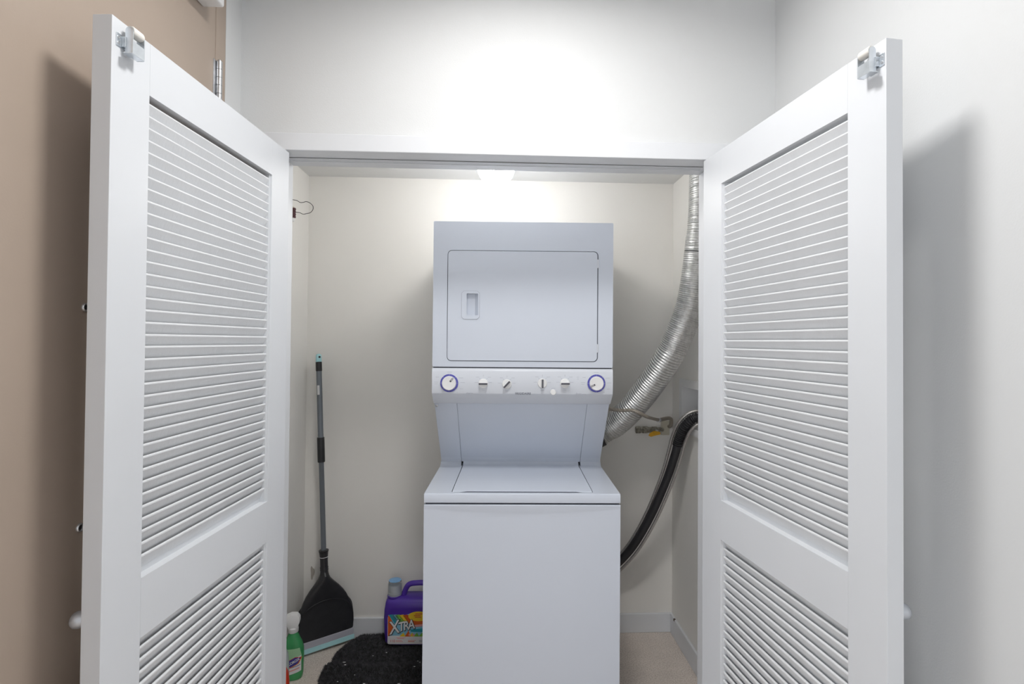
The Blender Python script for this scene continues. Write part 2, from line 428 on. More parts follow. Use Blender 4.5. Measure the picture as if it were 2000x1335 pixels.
# front panel with a shallow bowed brow under the deck
fp = MB(); nx, rows = 40, []
for i in range(nx + 1):
    x = -HW + 2 * HW * i / nx; t = x / HW
    zb = .8745 - .0152 * (1 - t * t) if abs(t) < 1 else .8745
    bl = max(0, 1 - t * t) ** .5
    rows.append([(x, .012, .889), (x, .0015, .8885), (x, -.0008, .8865), (x, -.0004, .881), (x, .0028 * bl, zb + .002), (x, .0040 * bl, zb - .003), (x, .0045 * bl, zb - .02), (x, .0045 * bl * .3, .72), (x, .0, .5), (x, 0, .06), (x, .003, .035), (x, .012, .033)])
vs = [p for r_ in rows for p in r_]; nr = len(rows[0])
fs = [[i * nr + j, (i + 1) * nr + j, (i + 1) * nr + j + 1, i * nr + j + 1] for i in range(nx) for j in range(nr - 1)]
fs += [[j for j in range(nr)], [nx * nr + j for j in range(nr - 1, -1, -1)], [i * nr for i in range(nx, -1, -1)] + [], [i * nr + nr - 1 for i in range(nx + 1)]]
fp.raw(vs, fs[:-2], AP); fp.build('washer_front_panel', W, True)
MB().box((-HW + .004, .006, .887), (HW - .004, .7, .896), MT['gap']).build('deck_seam', W)
# deck: profile along y swept across x, with raised back lip; hole for the lid
DZ0 = .9266
dk = MB(); LX0, LX1, LY0, LY1 = -.2503, .2503, .0175, .445
hole = rrect(LX0, LY0, LX1, .475, .012)
dk.plate([(-HW, .006), (HW, .006), (HW, .47), (-HW, .47)], [[(p[0], min(p[1], .4685)) for p in hole]], DZ0 - .004, DZ0, AP, 'XY')
dk.prism([(.0065, .8935), (.0005, .8955), (0, .898), (0, DZ0 - .007), (.0018, DZ0 - .002), (.006, DZ0), (.0065, DZ0 - .004)], -HW, HW, AP, 'YZ')
for sx in (-1, 1): dk.box((min(sx * HW, sx * (HW - .004)), .006, .8935), (max(sx * HW, sx * (HW - .004)), .725, DZ0 - .0005), AP)
# upstand at the back of the deck
for xa, xb in ((-HW, -.2555), (.2555, HW)):
    dk.prism([(.398, DZ0 - .0005), (.412, DZ0 + .0015), (.422, DZ0 + .007), (.427, DZ0 + .016), (.47, DZ0 + .016), (.47, DZ0 - .0005)], xa, xb, AP, 'YZ')
dk.build('washer_deck', W, True)
MB().box((-.262, .010, DZ0 - .02), (.262, .47, DZ0 - .008), MT['gap']).build('lid_well', W)
ld = MB()
lp = [(.0215, DZ0 - .006), (.0215, DZ0 + .0002), (.0240, DZ0 + .0022), (.030, DZ0 + .003), (.398, DZ0 + .0016), (.412, DZ0 + .003), (.422, DZ0 + .008), (.427, DZ0 + .016), (.46, DZ0 + .016), (.46, DZ0 - .006)]
ld.prism(lp, -.2468, .2468, AP, 'YZ'); lid = ld.build('washer_lid', W, True)
MB().prism([(-.222, DZ0 - .0002), (.212, DZ0 - .0002), (.190, DZ0 + .0022), (-.196, DZ0 + .0022)], .0208, .0218, MT['gasket']).build('lid_grip', lid)
# tower: sides, lower panel, console, dryer
tw = MB()
side = [(.172, 1.913), (.725, 1.913), (.725, .9425), (.442, .9425), (.222, 1.218), (.222, 1.24), (.172, 1.262)]
tw.prism(side, -HW, HW, AP, 'YZ')
dc = tw.build('dryer_cabinet', W)
lo_ = MB()
def lower(x0, x1, off): lo_.prism([(.4275, .9425), (.4275 - off, .9425), (.418 - off, .962), (.217 - off, 1.2190), (.222, 1.2190), (.442, .9425)], x0, x1, AP, 'YZ')
lower(-.341, -.2555, .0); lower(.2555, .341, .0); lower(-.2540, .2540, .0012)
lo_.build('lower_panel', W)
scw = MB().lathe([(.006, 0), (.005, .0015), (.002, .002)], MT['steel'], 14, Matrix.Translation((-.332, .2125, 1.206)) @ Matrix.Rotation(R(128), 4, 'X')).build('screw', W)
# console: face leans back a little, chamfered chin
DYF = .1588
co = MB()
cp = [(.175, 1.356), (DYF + .004, 1.356), (DYF - .001, 1.352), (DYF - .0052, 1.345), (DYF - .0052, 1.263), (DYF - .0025, 1.2575), (.200, 1.2195), (.204, 1.2172), (.225, 1.2172), (.225, 1.356)]
co.prism(cp, -HW, HW, MT['panel'], 'YZ')
con = co.build('control_panel', W, True)
YP = DYF - .0052
def face_m(x, z, ang=0, y=YP): return Matrix.Translation((x, y, z)) @ FACE @ Matrix.Rotation(ang, 4, 'Z')
def dial(x, z, ang, off):
    m = MB(); b = face_m(x, z)
    m.lathe([(.0345, 0), (.0345, .004), (.034, .0048)], MT['panel'], 48, b)
    ring = 40
    for k in range(ring):
        a0, a1 = 2 * math.pi * k / ring, 2 * math.pi * (k + .88 if k % 5 == 4 else k + 1.0) / ring
        r0, r1 = .0262, .0340
        p = [(r0 * math.cos(a0), r0 * math.sin(a0)), (r1 * math.cos(a0), r1 * math.sin(a0)), (r1 * math.cos(a1), r1 * math.sin(a1)), (r0 * math.cos(a1), r0 * math.sin(a1))]
        m.prism(p, .0046, .0052, MT['blue'], 'XY', b)
    m.lathe([(.0268, .0048), (.0266, .0085), (.0264, .016), (.0256, .0180), (.024, .0190), (.0225, .0186), (.004, .0186)], MT['white'], 48, b)
    bb_ = b @ Matrix.Rotation(ang, 4, 'Z')
    m.box((.010, -.0028, .0184), (.0262, -.0012, .0194), MT['dark'], 0, 2, bb_)
    m.box((.010, .0012, .0184), (.0262, .0028, .0194), MT['dark'], 0, 2, bb_)
    m.box((.0075, -.0030, .0184), (.0125, .0030, .0194), MT['dark'], 0, 2, bb_)
    return m.build('timer_dial', con, True)
dial(-.2772, 1.2995, R(52), 1); dial(.2795, 1.302, R(208), -1)
def knob(x, z, ang):
    m = MB(); b = face_m(x, z)
    m.lathe([(.0180, 0), (.0172, .0035), (.0160, .0045)], MT['white'], 36, b)
    bb_ = b @ Matrix.Rotation(ang, 4, 'Z')
    m.box((-.0160, -.0042, .004), (.0165, .0042, .0225), MT['white'], .0012, 2, bb_)
    m.box((-.0158, -.0034, .0223), (.0162, .0034, .0230), MT['dark'], 0, 2, bb_)
    return m.build('selector_knob', con, True)
knob(-.1491, 1.2985, 0); knob(-.0597, 1.2965, R(47)); knob(.0746, 1.3005, R(90)); knob(.1604, 1.301, 0)
MB().lathe([(.0105, 0), (.0105, .009), (.0095, .011), (.003, .0115)], MT['white'], 28, face_m(.1157, 1.2677)).build('start_button', con, True)
pm = MB()
def tick(x, z, l, ang=0, t=.0009):
    pm.box((-l / 2, -t / 2, 0), (l / 2, t / 2, .0003), MT['print_'], 0, 2, face_m(x, z, ang))
for cx, cz, sgn in ((-.2772, 1.2995, 1), (.2795, 1.302, 1)):
    for dx, dz, l in ((-.046, .022, .012), (-.050, .003, .016), (-.050, -.004, .012), (-.047, -.042, .018), (.044, .020, .016), (.050, .002, .018), (.046, -.022, .012), (0, .041, .018), (.03, -.034, .006)):
        tick(cx + dx, cz + dz, l)
for cx, cz in ((-.1491, 1.2985), (-.0597, 1.2965), (.0746, 1.3005), (.1604, 1.301)):
    for dx, dz, l, a in ((0, .029, .008, 90), (-.021, .024, .012, 0), (.023, .024, .012, 0), (-.013, .018, .006, 130), (.014, .018, .006, 50), (-.026, .004, .014, 0), (.027, .004, .012, 0), (0, -.025, .012, 0)):
        tick(cx + dx, cz + dz, l, R(a))
tick(.0746, 1.2735, .016); tick(.1157, 1.282, .016); tick(.21, 1.325, .008); tick(.21, 1.318, .006)
text_into(pm, 'Washer', .0085, MT['print_'], face_m(-.2, 1.2615)); text_into(pm, 'Dryer', .0085, MT['print_'], face_m(.213, 1.2620))
tag(pm.build('printed_markings', con), kind='stuff')
lg = MB(); text_into(lg, 'FRIGIDAIRE', .0112, MT['logo'], face_m(.0018, 1.2610), .0004, .0001, sx=1.06); lg.build('lettering', con)
# dryer front with door
MB().box((-HW + .003, .163, 1.352), (HW - .003, .3, 1.362), MT['gap']).build('console_seam', W)
DX0, DX1, DZ0_, DZ1 = -.2890, .2860, 1.3825, 1.8044
df = MB()
df.plate(rrect(-HW, 1.3605, HW, 1.914, .004, 3), [rrect(DX0, DZ0_, DX1, DZ1, .017, 8)], DYF, DYF + .016, AP)
df.build('dryer_front_panel', W)
MB().plate(rrect(DX0 - .005, DZ0_ - .005, DX1 + .005, DZ1 + .005, .02, 8), [rrect(DX0 + .008, DZ0_ + .008, DX1 - .010, DZ1 - .008, .012, 8)], DYF + .0045, DYF + .0155, MT['gasket']).build('door_seam', W)
g = .0026
dd = MB(); HB = (-.2335, 1.5420, -.1665, 1.6485)
RC = chamf(HB[0] + .004, HB[1] + .004, HB[2] - .004, HB[3] - .004, .006)
dd.plate(rrect(DX0 + g, DZ0_ + g, DX1 - g * 1.5, DZ1 - g, .015, 8), [RC], DYF - .003, DYF + .004, AP)
dry = dd.build('dryer_door', W)
hd = MB(); rx0, rx1, rz0, rz1 = -.2150, -.1712, 1.5565, 1.6390
hd.plate(chamf(*HB, .0085), [rrect(rx0, rz0, rx1, rz1, .003, 3)], DYF - .0054, DYF - .0028, AP)
hd.plate(chamf(HB[0] - .0011, HB[1] - .0011, HB[2] + .0011, HB[3] + .0011, .009), [chamf(HB[0] + .001, HB[1] + .001, HB[2] - .001, HB[3] - .001, .0085)], DYF - .0034, DYF - .0026, MT['print_'])
# scoop: deep at the left, running out to the right, shallow floor
yF = DYF - .003; yd = DYF + .032
hd.raw([(rx0, yF, rz0), (rx0, yF, rz1), (rx0 - .004, yd, rz0), (rx0 - .004, yd, rz1), (rx0 + .016, yd, rz0), (rx0 + .016, yd, rz1), (rx1, yF, rz0), (rx1, yF, rz1)],
       [[0, 2, 3, 1], [2, 4, 5, 3], [4, 6, 7, 5], [0, 6, 4, 2], [1, 3, 5, 7]], AP)
hd.build('door_handle', dry)
for hz in (1.7573, 1.4345):
    MB().box((.2815, DYF - .0036, hz - .016), (.2875, DYF + .006, hz + .016), MT['panel'], .001).build('hinge', dry)

# ------------------------------------------------------------------ ceiling globe in the closet
gl = empty('ceiling_light', (-.012, 2.09, ZC), 0, 'lit white globe bulb in a porcelain holder on the closet ceiling', 'light')
MB().lathe([(.062, 0), (.062, -.012), (.058, -.022), (.045, -.032), (.043, -.052), (.036, -.056)], MT['white'], 40).build('lamp_holder', gl, True)
gp = [(.034, -.052), (.052, -.062), (.066, -.080), (.0735, -.100), (.0755, -.118), (.0735, -.136), (.067, -.155), (.056, -.170), (.041, -.182), (.022, -.190), (.006, -.192)]
MB().lathe(gp, MT['globe'], 40).build('globe', gl, True)

# ------------------------------------------------------------------ flexible exhaust duct
du = empty('exhaust_duct', (.55, 2.44, 1.0), 0, 'silver ribbed foil duct rising from the dryer to the closet ceiling', 'duct')
dpts = [(.475, 2.475, 1.022), (.515, 2.468, 1.050), (.5582, 2.44, 1.0842), (.6147, 2.38, 1.1632), (.6678, 2.32, 1.2549), (.7094, 2.27, 1.3397), (.7455, 2.23, 1.4231), (.7791, 2.2, 1.5214), (.8044, 2.18, 1.6072), (.8190, 2.16, 1.7129), (.8279, 2.14, 1.8362), (.8315, 2.125, 1.9375), (.8340, 2.12, 2.0188), (.8345, 2.12, 2.1339), (.8345, 2.12, 2.268)]
org = Vector((.55, 2.44, 1.0))
def rel(p, o=org): return Vector(p) - o
pit = .0118
def drad(l): return (.0555 if l < 1.05 else .0525 - min(.008, (l - 1.05) * .012)) + .0042 * abs(math.sin(math.pi * (l / pit if l < .55 else .55 / pit + (l - .55) / (pit * .72))))
MB().tube([rel(p) for p in dpts], drad, MT['foil'], 36, step=pit / 7).build('duct_hose', du, False)
cpth = catmull([Vector(p) for p in dpts], .004)
ci = min(range(len(cpth)), key=lambda i: abs(cpth[i].z - 1.832))
MB().tube([rel(cpth[ci - 1]), rel(cpth[ci]), rel(cpth[ci + 1])], .0580, MT['black'], 36, smooth=False).build('clamp_band', du)
MB().tube([rel((.452, 2.478, 1.010)), rel((.487, 2.474, 1.030))], .0615, MT['rubber'], 36, smooth=False).build('collar', du)

# ------------------------------------------------------------------ gas connector, valve and plate on the back wall
gc = MB()
gpts = [(.447, 2.335, 1.166), (.470, 2.322, 1.1655), (.4939, 2.31, 1.1649), (.5134, 2.295, 1.1630), (.5438, 2.28, 1.1622), (.585, 2.265, 1.1640), (.6215, 2.275, 1.1510), (.6643, 2.33, 1.1285), (.7212, 2.42, 1.1064), (.7811, 2.52, 1.0845)]
gline = empty('gas_hose', (.45, 2.40, 1.17), 0, 'thin tan metal gas hose crossing in front of the silver duct', 'hose')
go = Vector((.45, 2.40, 1.17))
MB().tube([rel(p, go) for p in gpts], lambda l: .0072 + .0006 * math.sin(l * 1500), MT['tube'], 14, step=.0012).build('hose_line', gline, True)
MB().tube([rel((.772, 2.506, 1.087), go), rel((.790, 2.536, 1.082), go)], .0105, MT['steel'], 14, smooth=False).build('end_fitting', gline, True)
MB().tube([rel(p, go) for p in [(.786, 2.529, 1.083), (.81, 2.556, 1.0835), (.845, 2.585, 1.084), (.864, 2.598, 1.080), (.872, 2.612, 1.066), (.874, 2.625, 1.045), (.874, 2.640, 1.036), (.874, 2.655, 1.034)]], .0095, MT['tube'], 14).build('stub_pipe', gline, True)
gv = empty('gas_valve', (.80, YB, 1.02), 0, 'brass gas shutoff valve with a yellow lever on a beige wall plate', 'valve')
MB().prism(rrect(.032, -.030, .076, .042, .004, 4), -.006, 0, MT['beige'], bev=.001).build('wall_plate', gv)
vb = MB()
RX = Matrix.Rotation(R(90), 4, 'Y')
vb.lathe([(.014, 0), (.0175, .002), (.0175, .022), (.0145, .024), (.0145, .034), (.0170, .036), (.0170, .060), (.0148, .062), (.0148, .080), (.0165, .082), (.0165, .106), (.0130, .108), (.0130, .122)], MT['brass'], 20,
         Matrix.Translation((-.106, -.034, .001)) @ RX)
vb.lathe([(.009, 0), (.009, .036)], MT['brass'], 16, Matrix.Translation((.030, -.036, .001)) @ Matrix.Rotation(R(-90), 4, 'X'))
vb.lathe([(.006, 0), (.006, .018)], MT['steel'], 14, Matrix.Translation((-.006, -.046, .0)) @ Matrix.Rotation(R(90), 4, 'X'))
vb.build('valve_body', gv, True)
lv = MB(); lv.prism([(-.040, -.020), (-.034, -.008), (-.012, .004), (.008, .004), (.020, -.004), (.018, -.014), (-.004, -.018), (-.028, -.025)], -.064, -.056, MT['yellow'], bev=.0015, mtx=Matrix.Translation((-.008, 0, -.004)))
lv.box((-.022, -.070, -.014), (-.004, -.050, -.001), MT['yellow'], .002); lv.build('valve_lever', gv)

# ------------------------------------------------------------------ washer outlet box in the right wall
ob = empty('washer_outlet_box', (XR, 2.345, 1.16), 0, 'white recessed washer outlet box in the right closet wall', 'outlet box')
y0, z0, y1, z1 = [v - o for v, o in zip(BOX, (2.345, 1.16, 2.345, 1.16))]
MB().plate([(y0 - .032, z0 - .030), (y1 + .032, z0 - .030), (y1 + .032, z1 + .034), (y0 - .032, z1 + .034)], [[(y0 + .002, z0 + .002), (y1 - .002, z0 + .002), (y1 - .002, z1 - .002), (y0 + .002, z1 - .002)]], -.014, .0, MT['white'], 'YZ').build('face_frame', ob)
tr = MB(); D = .085; t = .002
tr.box((.0, y0, z0), (D, y0 + t, z1), MT['white']).box((.0, y1 - t, z0), (D, y1, z1), MT['white']).box((0, y0, z0), (D, y1, z0 + t), MT['white']).box((0, y0, z1 - t), (D, y1, z1), MT['white']).box((D - t, y0, z0), (D, y1, z1), MT['white'])
tr.build('box_tray', ob)
for yy, mm, nm in ((-.045, 'red', 'hot_valve'), (.075, 'steel', 'cold_valve')):
    v = MB(); v.lathe([(.010, 0), (.010, .05)], MT['brass'], 16, Matrix.Translation((.045, yy, z0 + .004)))
    v.lathe([(.010, 0), (.009, .022)], MT['brass'], 16, Matrix.Translation((.045, yy, z0 + .04)) @ Matrix.Rotation(R(-90), 4, 'Y'))
    if mm == 'red': v.box((.002, yy - .012, z0 + .064), (.014, yy + .024, z0 + .080), MT[mm], .002)
    v.build(nm, ob)

# ------------------------------------------------------------------ drain hose and braided supply hoses
hpts = [(.905, 2.300, 1.128), (.885, 2.303, 1.1275), (.8611, 2.31, 1.1158), (.836, 2.33, 1.0785), (.8235, 2.36, 1.0204), (.8141, 2.38, .9538), (.7935, 2.41, .8532), (.765, 2.44, .7506), (.7308, 2.47, .6459), (.6857, 2.5, .5392), (.6394, 2.535, .4476), (.57, 2.575, .355), (.48, 2.60, .29), (.40, 2.605, .27)]
def hrad(l):
    if l < .20: return .0185 + .0042 * (1 if (l / .0095) % 1 < .55 else -.2)
    return .0185
hose = MB().tube(hpts, hrad, MT['rubber'], 20, step=.0022).build('drain_hose', None, True)
tag(hose, 'black drain hose, ribbed at the top, hanging from the outlet box', 'hose')
for off, lab in ((-1, 'grey braided supply hose along the upper side of the black drain hose'), (1, 'grey braided supply hose along the lower side of the black drain hose')):
    P = []
    for i, p in enumerate(hpts):
        p = Vector(p); a = Vector(hpts[min(i + 1, len(hpts) - 1)]) - Vector(hpts[max(i - 1, 0)]); a.normalize()
        sd = a.cross(Vector((p.x, p.y, p.z - CAMH)).normalized()).normalized()      # across the hose
        w = .026 if off > 0 else (.027 if i < 6 else .024 - min(.010, .002 * (i - 6)))
        q_ = p + sd * off * w + Vector((0, .012 if off < 0 else -.002, -.004 if off > 0 else 0))
        P.append((min(q_.x, .884) if i > 1 else q_.x, min(q_.y, 2.640), q_.z))
    b = MB().tube(P, .0072, MT['braid'], 12).build('supply_hose', None, True)
    tag(b, lab, 'hose', 'braided supply hoses')

# ------------------------------------------------------------------ small relay with a loop of wire on the left closet wall
tf = empty('wall_relay', (XL, 2.40, 2.03), 0, 'small beige relay with maroon terminals and a black wire loop, on the left closet wall', 'relay')
MB().box((0, -.035, -.026), (.0235, .012, .026), MT['beige'], .002).build('relay_body', tf)
tm = MB()
for k in range(4): tm.lathe([(.0062, 0), (.0070, .003), (.0070, .007), (.005, .010)], MT['maroon'], 16, Matrix.Translation((.0285, -.004, -.027 + k * .0115)))
tm.box((.0233, -.010, -.027), (.028, .002, .018), MT['maroon'], .001)
tm.build('terminal', tf, True)
MB().lathe([(.006, -.044), (.0095, -.040), (.0095, -.031), (.007, -.028)], MT['white'], 18, Matrix.Translation((.022, -.006, 0))).build('nub', tf, True)
wp = [(-.960, 2.0872), (-.9426, 2.0872), (-.9223, 2.0853), (-.9042, 2.0818), (-.8906, 2.0740), (-.8771, 2.0742), (-.8636, 2.0780), (-.8477, 2.0725), (-.8340, 2.059), (-.8337, 2.0428), (-.8448, 2.0288), (-.8628, 2.0238), (-.8763, 2.0213), (-.8922, 2.0279), (-.9125, 2.0298)]
wp[0] = (-.9410, 2.0874); wp[1] = (-.9330, 2.0872)
MB().tube([(a - XL, 0, b - 2.03) for a, b in wp], .0014, MT['black'], 8).build('wire', tf, True)

# ------------------------------------------------------------------ long-handled dustpan in the back left corner
wd = Vector((.2126, .1324, 0)).normalized(); nb = Vector((-wd.y, wd.x, 0))
lean = math.atan2(.070, 1.36); side_t = math.atan2(-.035, 1.36)
up = (Vector((0, 0, 1)) + nb * math.tan(lean) + wd * math.tan(side_t)).normalized()
dp = empty('dustpan', (-.799, 2.558, .012), 0, 'black long-handled dustpan with a grey pole standing in the closet back left corner', 'dustpan')
yy = up.cross(wd).normalized(); xx = yy.cross(up).normalized()      # local axes: x across, y backwards, z up
dm = Matrix((xx, yy, up)).transposed().to_4x4(); dm.translation = dp.location
dp.matrix_world = dm
hw = [(.048, .125), (.060, .1275), (.085, .1315), (.118, .1315), (.150, .126), (.174, .1185), (.200, .108), (.220, .100), (.245, .085), (.270, .0655), (.290, .047), (.312, .0285), (.330, .0205), (.343, .0185), (.370, .0178), (.399, .0178), (.425, .0195), (.438, .021)]
pan = MB(); NS = 24
def ring(h, w):
    d = .012 + .018 * max(0, min(1, (h - .19) / .14)) if h < .343 else .0185
    if h > .335: d = w
    out = []
    for k in range(NS):
        a = 2 * math.pi * k / NS; c, s = math.cos(a), math.sin(a); ex = 5 if h < .25 else (5 - 3 * min(1, (h - .25) / .08))
        out.append((w * math.copysign(abs(c) ** (2 / ex), c), d * math.copysign(abs(s) ** (2 / ex), s), h))
    return out
vs = []
for h, w in [(.030, .1245)] + hw: vs += ring(h, w)
n_ = len(hw) + 1
fs = [[j * NS + k, j * NS + (k + 1) % NS, (j + 1) * NS + (k + 1) % NS, (j + 1) * NS + k] for j in range(n_ - 1) for k in range(NS)]
fs += [list(range(NS - 1, -1, -1)), [(n_ - 1) * NS + k for k in range(NS)]]
pan.raw(vs, fs, MT['panblack'])
arc = []
for k in range(21):
    a = math.pi * k / 20; arc.append((.112 * math.cos(a), -.0125 - .006 * math.sin(a) , .150 + .068 * math.sin(a)))
pan.tube(arc, .0022, MT['panblack'], 8, smooth=False)
for sx in (-1, 1):                                                   # side walls of the tray
    pan.tube([(sx * .125, .004, .05), (sx * .131, .014, .09), (sx * .130, .016, .13), (sx * .122, .014, .17), (sx * .092, .004, .215)], .0045, MT['panblack'], 8)
for hz in (.352, .362): pan.lathe([(.0188, hz), (.0196, hz + .003), (.0188, hz + .006)], MT['panblack'], 24)
pan.lathe([(.0205, .436), (.0225, .440), (.0225, .446), (.0135, .447)], MT['panblack'], 24)
pp = pan.build('pan', dp, True)
MB().lathe([(.0200, .4135), (.0204, .4145), (.0200, .4155)], MT['white'], 24).build('wire_tie', pp)
MB().box((-.1265, -.0145, .018), (.1265, .011, .049), MT['lav'], .002).build('lip', dp)
MB().prism([(-.004, .0205), (-.0165, .020), (-.021, .001), (-.014, -.003), (-.004, .010)], -.1275, .1275, MT['aqua'], 'YZ').build('rubber_edge', dp)
MB().lathe([(.0118, .40), (.0118, .872), (.0132, .874), (.0132, .995), (.0128, .997), (.0128, 1.31)], MT['greytube'], 24).build('pole', dp, True)
MB().lathe([(.0165, .862), (.0170, .866), (.0170, .976), (.0165, .980)], MT['black'], 24).build('grip', dp, True)
MB().lathe([(.0140, 1.298), (.0145, 1.301), (.0145, 1.340), (.0138, 1.343)], MT['black'], 24).build('sleeve', dp, True)
cpm = MB(); cpm.prism([(.0115 * math.cos(a), 1.3705 + .0115 * math.sin(a)) for a in [math.pi * k / 12 for k in range(13)]] + [(-.0125, 1.340), (.0125, 1.340)], -.009, .009, MT['aqua'], bev=.002)
cpo = cpm.build('hanging_cap', dp, True)
MB().lathe([(.0052, 0), (.0052, .0004)], MT['black'], 18, Matrix.Translation((.002, -.0091, 1.366)) @ FACE).build('hanging_hole', cpo)
MB().box((-.0125, -.0135, 1.185), (-.003, -.0075, 1.230), MT['sticker']).build('sticker', dp)

# ------------------------------------------------------------------ black shag mat, rumpled
rg = empty('bath_mat', (-.5, 2.3, 0), 0, 'rumpled black shag mat on the floor under the purple detergent jug', 'mat')
def edge_l(y):   # left edge of the mat
    pts = [(1.9, -.70), (2.25, -.733), (2.30, -.742), (2.35, -.746), (2.385, -.741), (2.40, -.724), (2.45, -.734), (2.53, -.720), (2.555, -.708), (2.59, -.681), (2.642, -.652)]
    for (a, b), (c, d) in zip(pts, pts[1:]):
        if y <= c: return b + (d - b) * max(0, (y - a)) / (c - a)
    return pts[-1][1]
def rz(x, y):
    h = .016 + .004 * math.sin(9 * x + 3) * math.sin(11 * y)
    h += .022 * math.exp(-((y - 2.355 + .03 * (x + .5)) / .032) ** 2) + .006 * math.exp(-((y - 2.60) / .02) ** 2)
    return max(.012, h)
NX, NY = 40, 60; Ya, Yb_ = 1.92, 2.638; XRt = -.262
vs = []
for j in range(NY + 1):
    y = Ya + (Yb_ - Ya) * j / NY
    for i in range(NX + 1):
        xl = edge_l(y) + .003 * math.sin(70 * y); x = xl + (XRt - xl) * i / NX
        e_ = min(i, NX - i, j * 1.5, (NY - j) * 1.5) / 2
        vs.append((x + .5, y - 2.3, rz(x, y) * min(1, .25 + e_)))
n0 = len(vs); vs += [(a, b, .001) for a, b, c in vs]
fs = []
for j in range(NY):
    for i in range(NX):
        q_ = [j * (NX + 1) + i, j * (NX + 1) + i + 1, (j + 1) * (NX + 1) + i + 1, (j + 1) * (NX + 1) + i]
        fs.append(q_); fs.append([v + n0 for v in reversed(q_)])
bd = [i for i in range(NX + 1)] + [j * (NX + 1) + NX for j in range(1, NY + 1)] + [NY * (NX + 1) + i for i in range(NX - 1, -1, -1)] + [j * (NX + 1) for j in range(NY - 1, 0, -1)]
for a, b in zip(bd, bd[1:] + bd[:1]): fs.append([b, a, a + n0, b + n0])
MB().raw(vs, fs, MT['rug']).build('backing', rg, True)
pl = MB(); pv = []; pf = []
for k in range(52000):
    y = random.uniform(Ya + .002, Yb_ - .001); xl = edge_l(y) + .003 * math.sin(70 * y); x = random.uniform(xl, XRt)
    if k % 9 == 0: x = xl + random.uniform(0, .006)
    z = rz(x, y) * (.6 if x - xl < .008 else 1); a = random.uniform(0, 6.283); w = random.uniform(.0012, .0022); l = random.uniform(.007, .012)
    tx, ty = random.gauss(0, .45) * l, random.gauss(0, .45) * l
    if x - xl < .006: tx -= .004
    b0 = len(pv)
    pv += [(x + .5 + w * math.cos(a), y - 2.3 + w * math.sin(a), z - .002), (x + .5 - w * math.cos(a), y - 2.3 - w * math.sin(a), z - .002), (x + .5 + tx, min(y - 2.3 + ty, .338), z + l * .8)]
    pf.append([b0, b0 + 1, b0 + 2])
pl.raw(pv, pf, MT['pile']); tag(pl.build('pile', rg), kind='stuff')
lt = MB()
for (x, y, s_) in ((-.666, 2.385, .006), (-.652, 2.352, .004), (-.545, 2.25, .005), (-.533, 2.245, .004), (-.556, 2.455, .003), (-.50, 2.478, .0035), (-.40, 2.245, .006), (-.35, 2.335, .004), (-.345, 2.40, .003), (-.66, 2.27, .003), (-.33, 2.36, .003), (-.60, 2.31, .0025)):
    lt.box((x + .5 - s_, y - 2.3 - s_ * .35, rz(x, y) + .007), (x + .5 + s_, y - 2.3 + s_ * .35, rz(x, y) + .0095), MT['lint'], .0008, 1)
tag(lt.build('lint', rg), kind='stuff')

# ------------------------------------------------------------------ purple detergent jug
JX, JY, JZ = -.410, 2.567, .0285
jg = empty('detergent_jug', (JX, JY, JZ), R(-1.5), 'purple laundry detergent jug with a rainbow label on the black mat beside the washer', 'jug')
body = [(0, 0, 0, .098, .044, 4), (.004, 0, 0, .106, .050, 4.5), (.014, 0, 0, .1105, .0540, 5), (.06, 0, 0, .1140, .0545, 5), (.125, 0, 0, .1165, .0545, 5), (.160, 0, 0, .1145, .0540, 5), (.172, 0, 0, .1125, .0555, 4.5),
        (.190, 0, 0, .1105, .0550, 4), (.203, 0, 0, .1060, .0500, 3.6), (.211, 0, 0, .0985, .0430, 3.2), (.215, 0, 0, .085, .033, 3)]
MB().loft(body, MT['purple'], 56).build('jug_body', jg, True)
MB().tube([(-.030, 0, .205), (-.022, 0, .235), (-.005, 0, .262), (.03, 0, .270), (.075, 0, .268), (.098, 0, .245), (.100, 0, .205)], lambda l: .0125, MT['purple'], 18).build('handle', jg, True)
cpz = .211
MB().lathe([(.034, -.003), (.0355, .000), (.0355, .006), (.033, .008)], MT['purple'], 32, Matrix.Translation((-.070, -.005, cpz))).build('collar', jg, True)
kap = MB().lathe([(.0330, .006), (.0315, .060), (.0300, .073), (.0285, .075)], MT['cap'], 36, Matrix.Translation((-.070, -.005, cpz))).build('cap', jg, True)
MB().lathe([(.0285, .007), (.0275, .012), (.0275, .018), (.0240, .021), (.0235, .050), (.0215, .053), (.0100, .056)], MT['white'], 30, Matrix.Translation((-.070, -.005, cpz))).build('spout', kap, True)
MB().lathe([(.0282, .0735), (.0290, .0752), (.0255, .0765), (.004, .0765)], MT['capblue'], 30, Matrix.Translation((-.070, -.005, cpz))).build('cap_top', kap, True)
# printed label, each colour a thin flat layer on the flat front
lb = MB(); FY = -.0552
def lay(poly, m, k): lb.prism(poly, FY - .0004 * k, FY - .0004 * k + .0005, MT[m] if isinstance(m, str) else m)
lay(rrect(-.092, .010, .098, .140, .008), 'paper', 0)
lay([(-.090, .050), (.098, .050), (.098, .150), (.03, .158), (-.02, .142), (-.088, .146)], 'sky', 1)
lay([(-.090, .048), (-.0905, .144), (-.083, .139), (-.060, .098), (-.074, .070), (-.083, .048)], 'org', 2)
for k, (m_, x0) in enumerate((('teal', -.078), ('sky', -.064), ('grn', -.050), ('yel', -.030), ('org', -.012), ('lred', .004))):
    lay([(x0 - .010, .146 - .0006 * k), (x0 + .012, .148), (x0 + .040, .112), (x0 + .020, .106)], m_, 2)
lay([(.018, .098), (.098, .106), (.098, .132), (.018, .128)], 'org', 3)
lay([(.018, .088), (.098, .096), (.098, .106), (.018, .099)], 'pink', 3)
lay([(.016, .068), (.098, .066), (.098, .086), (.016, .078)], 'teal', 3)
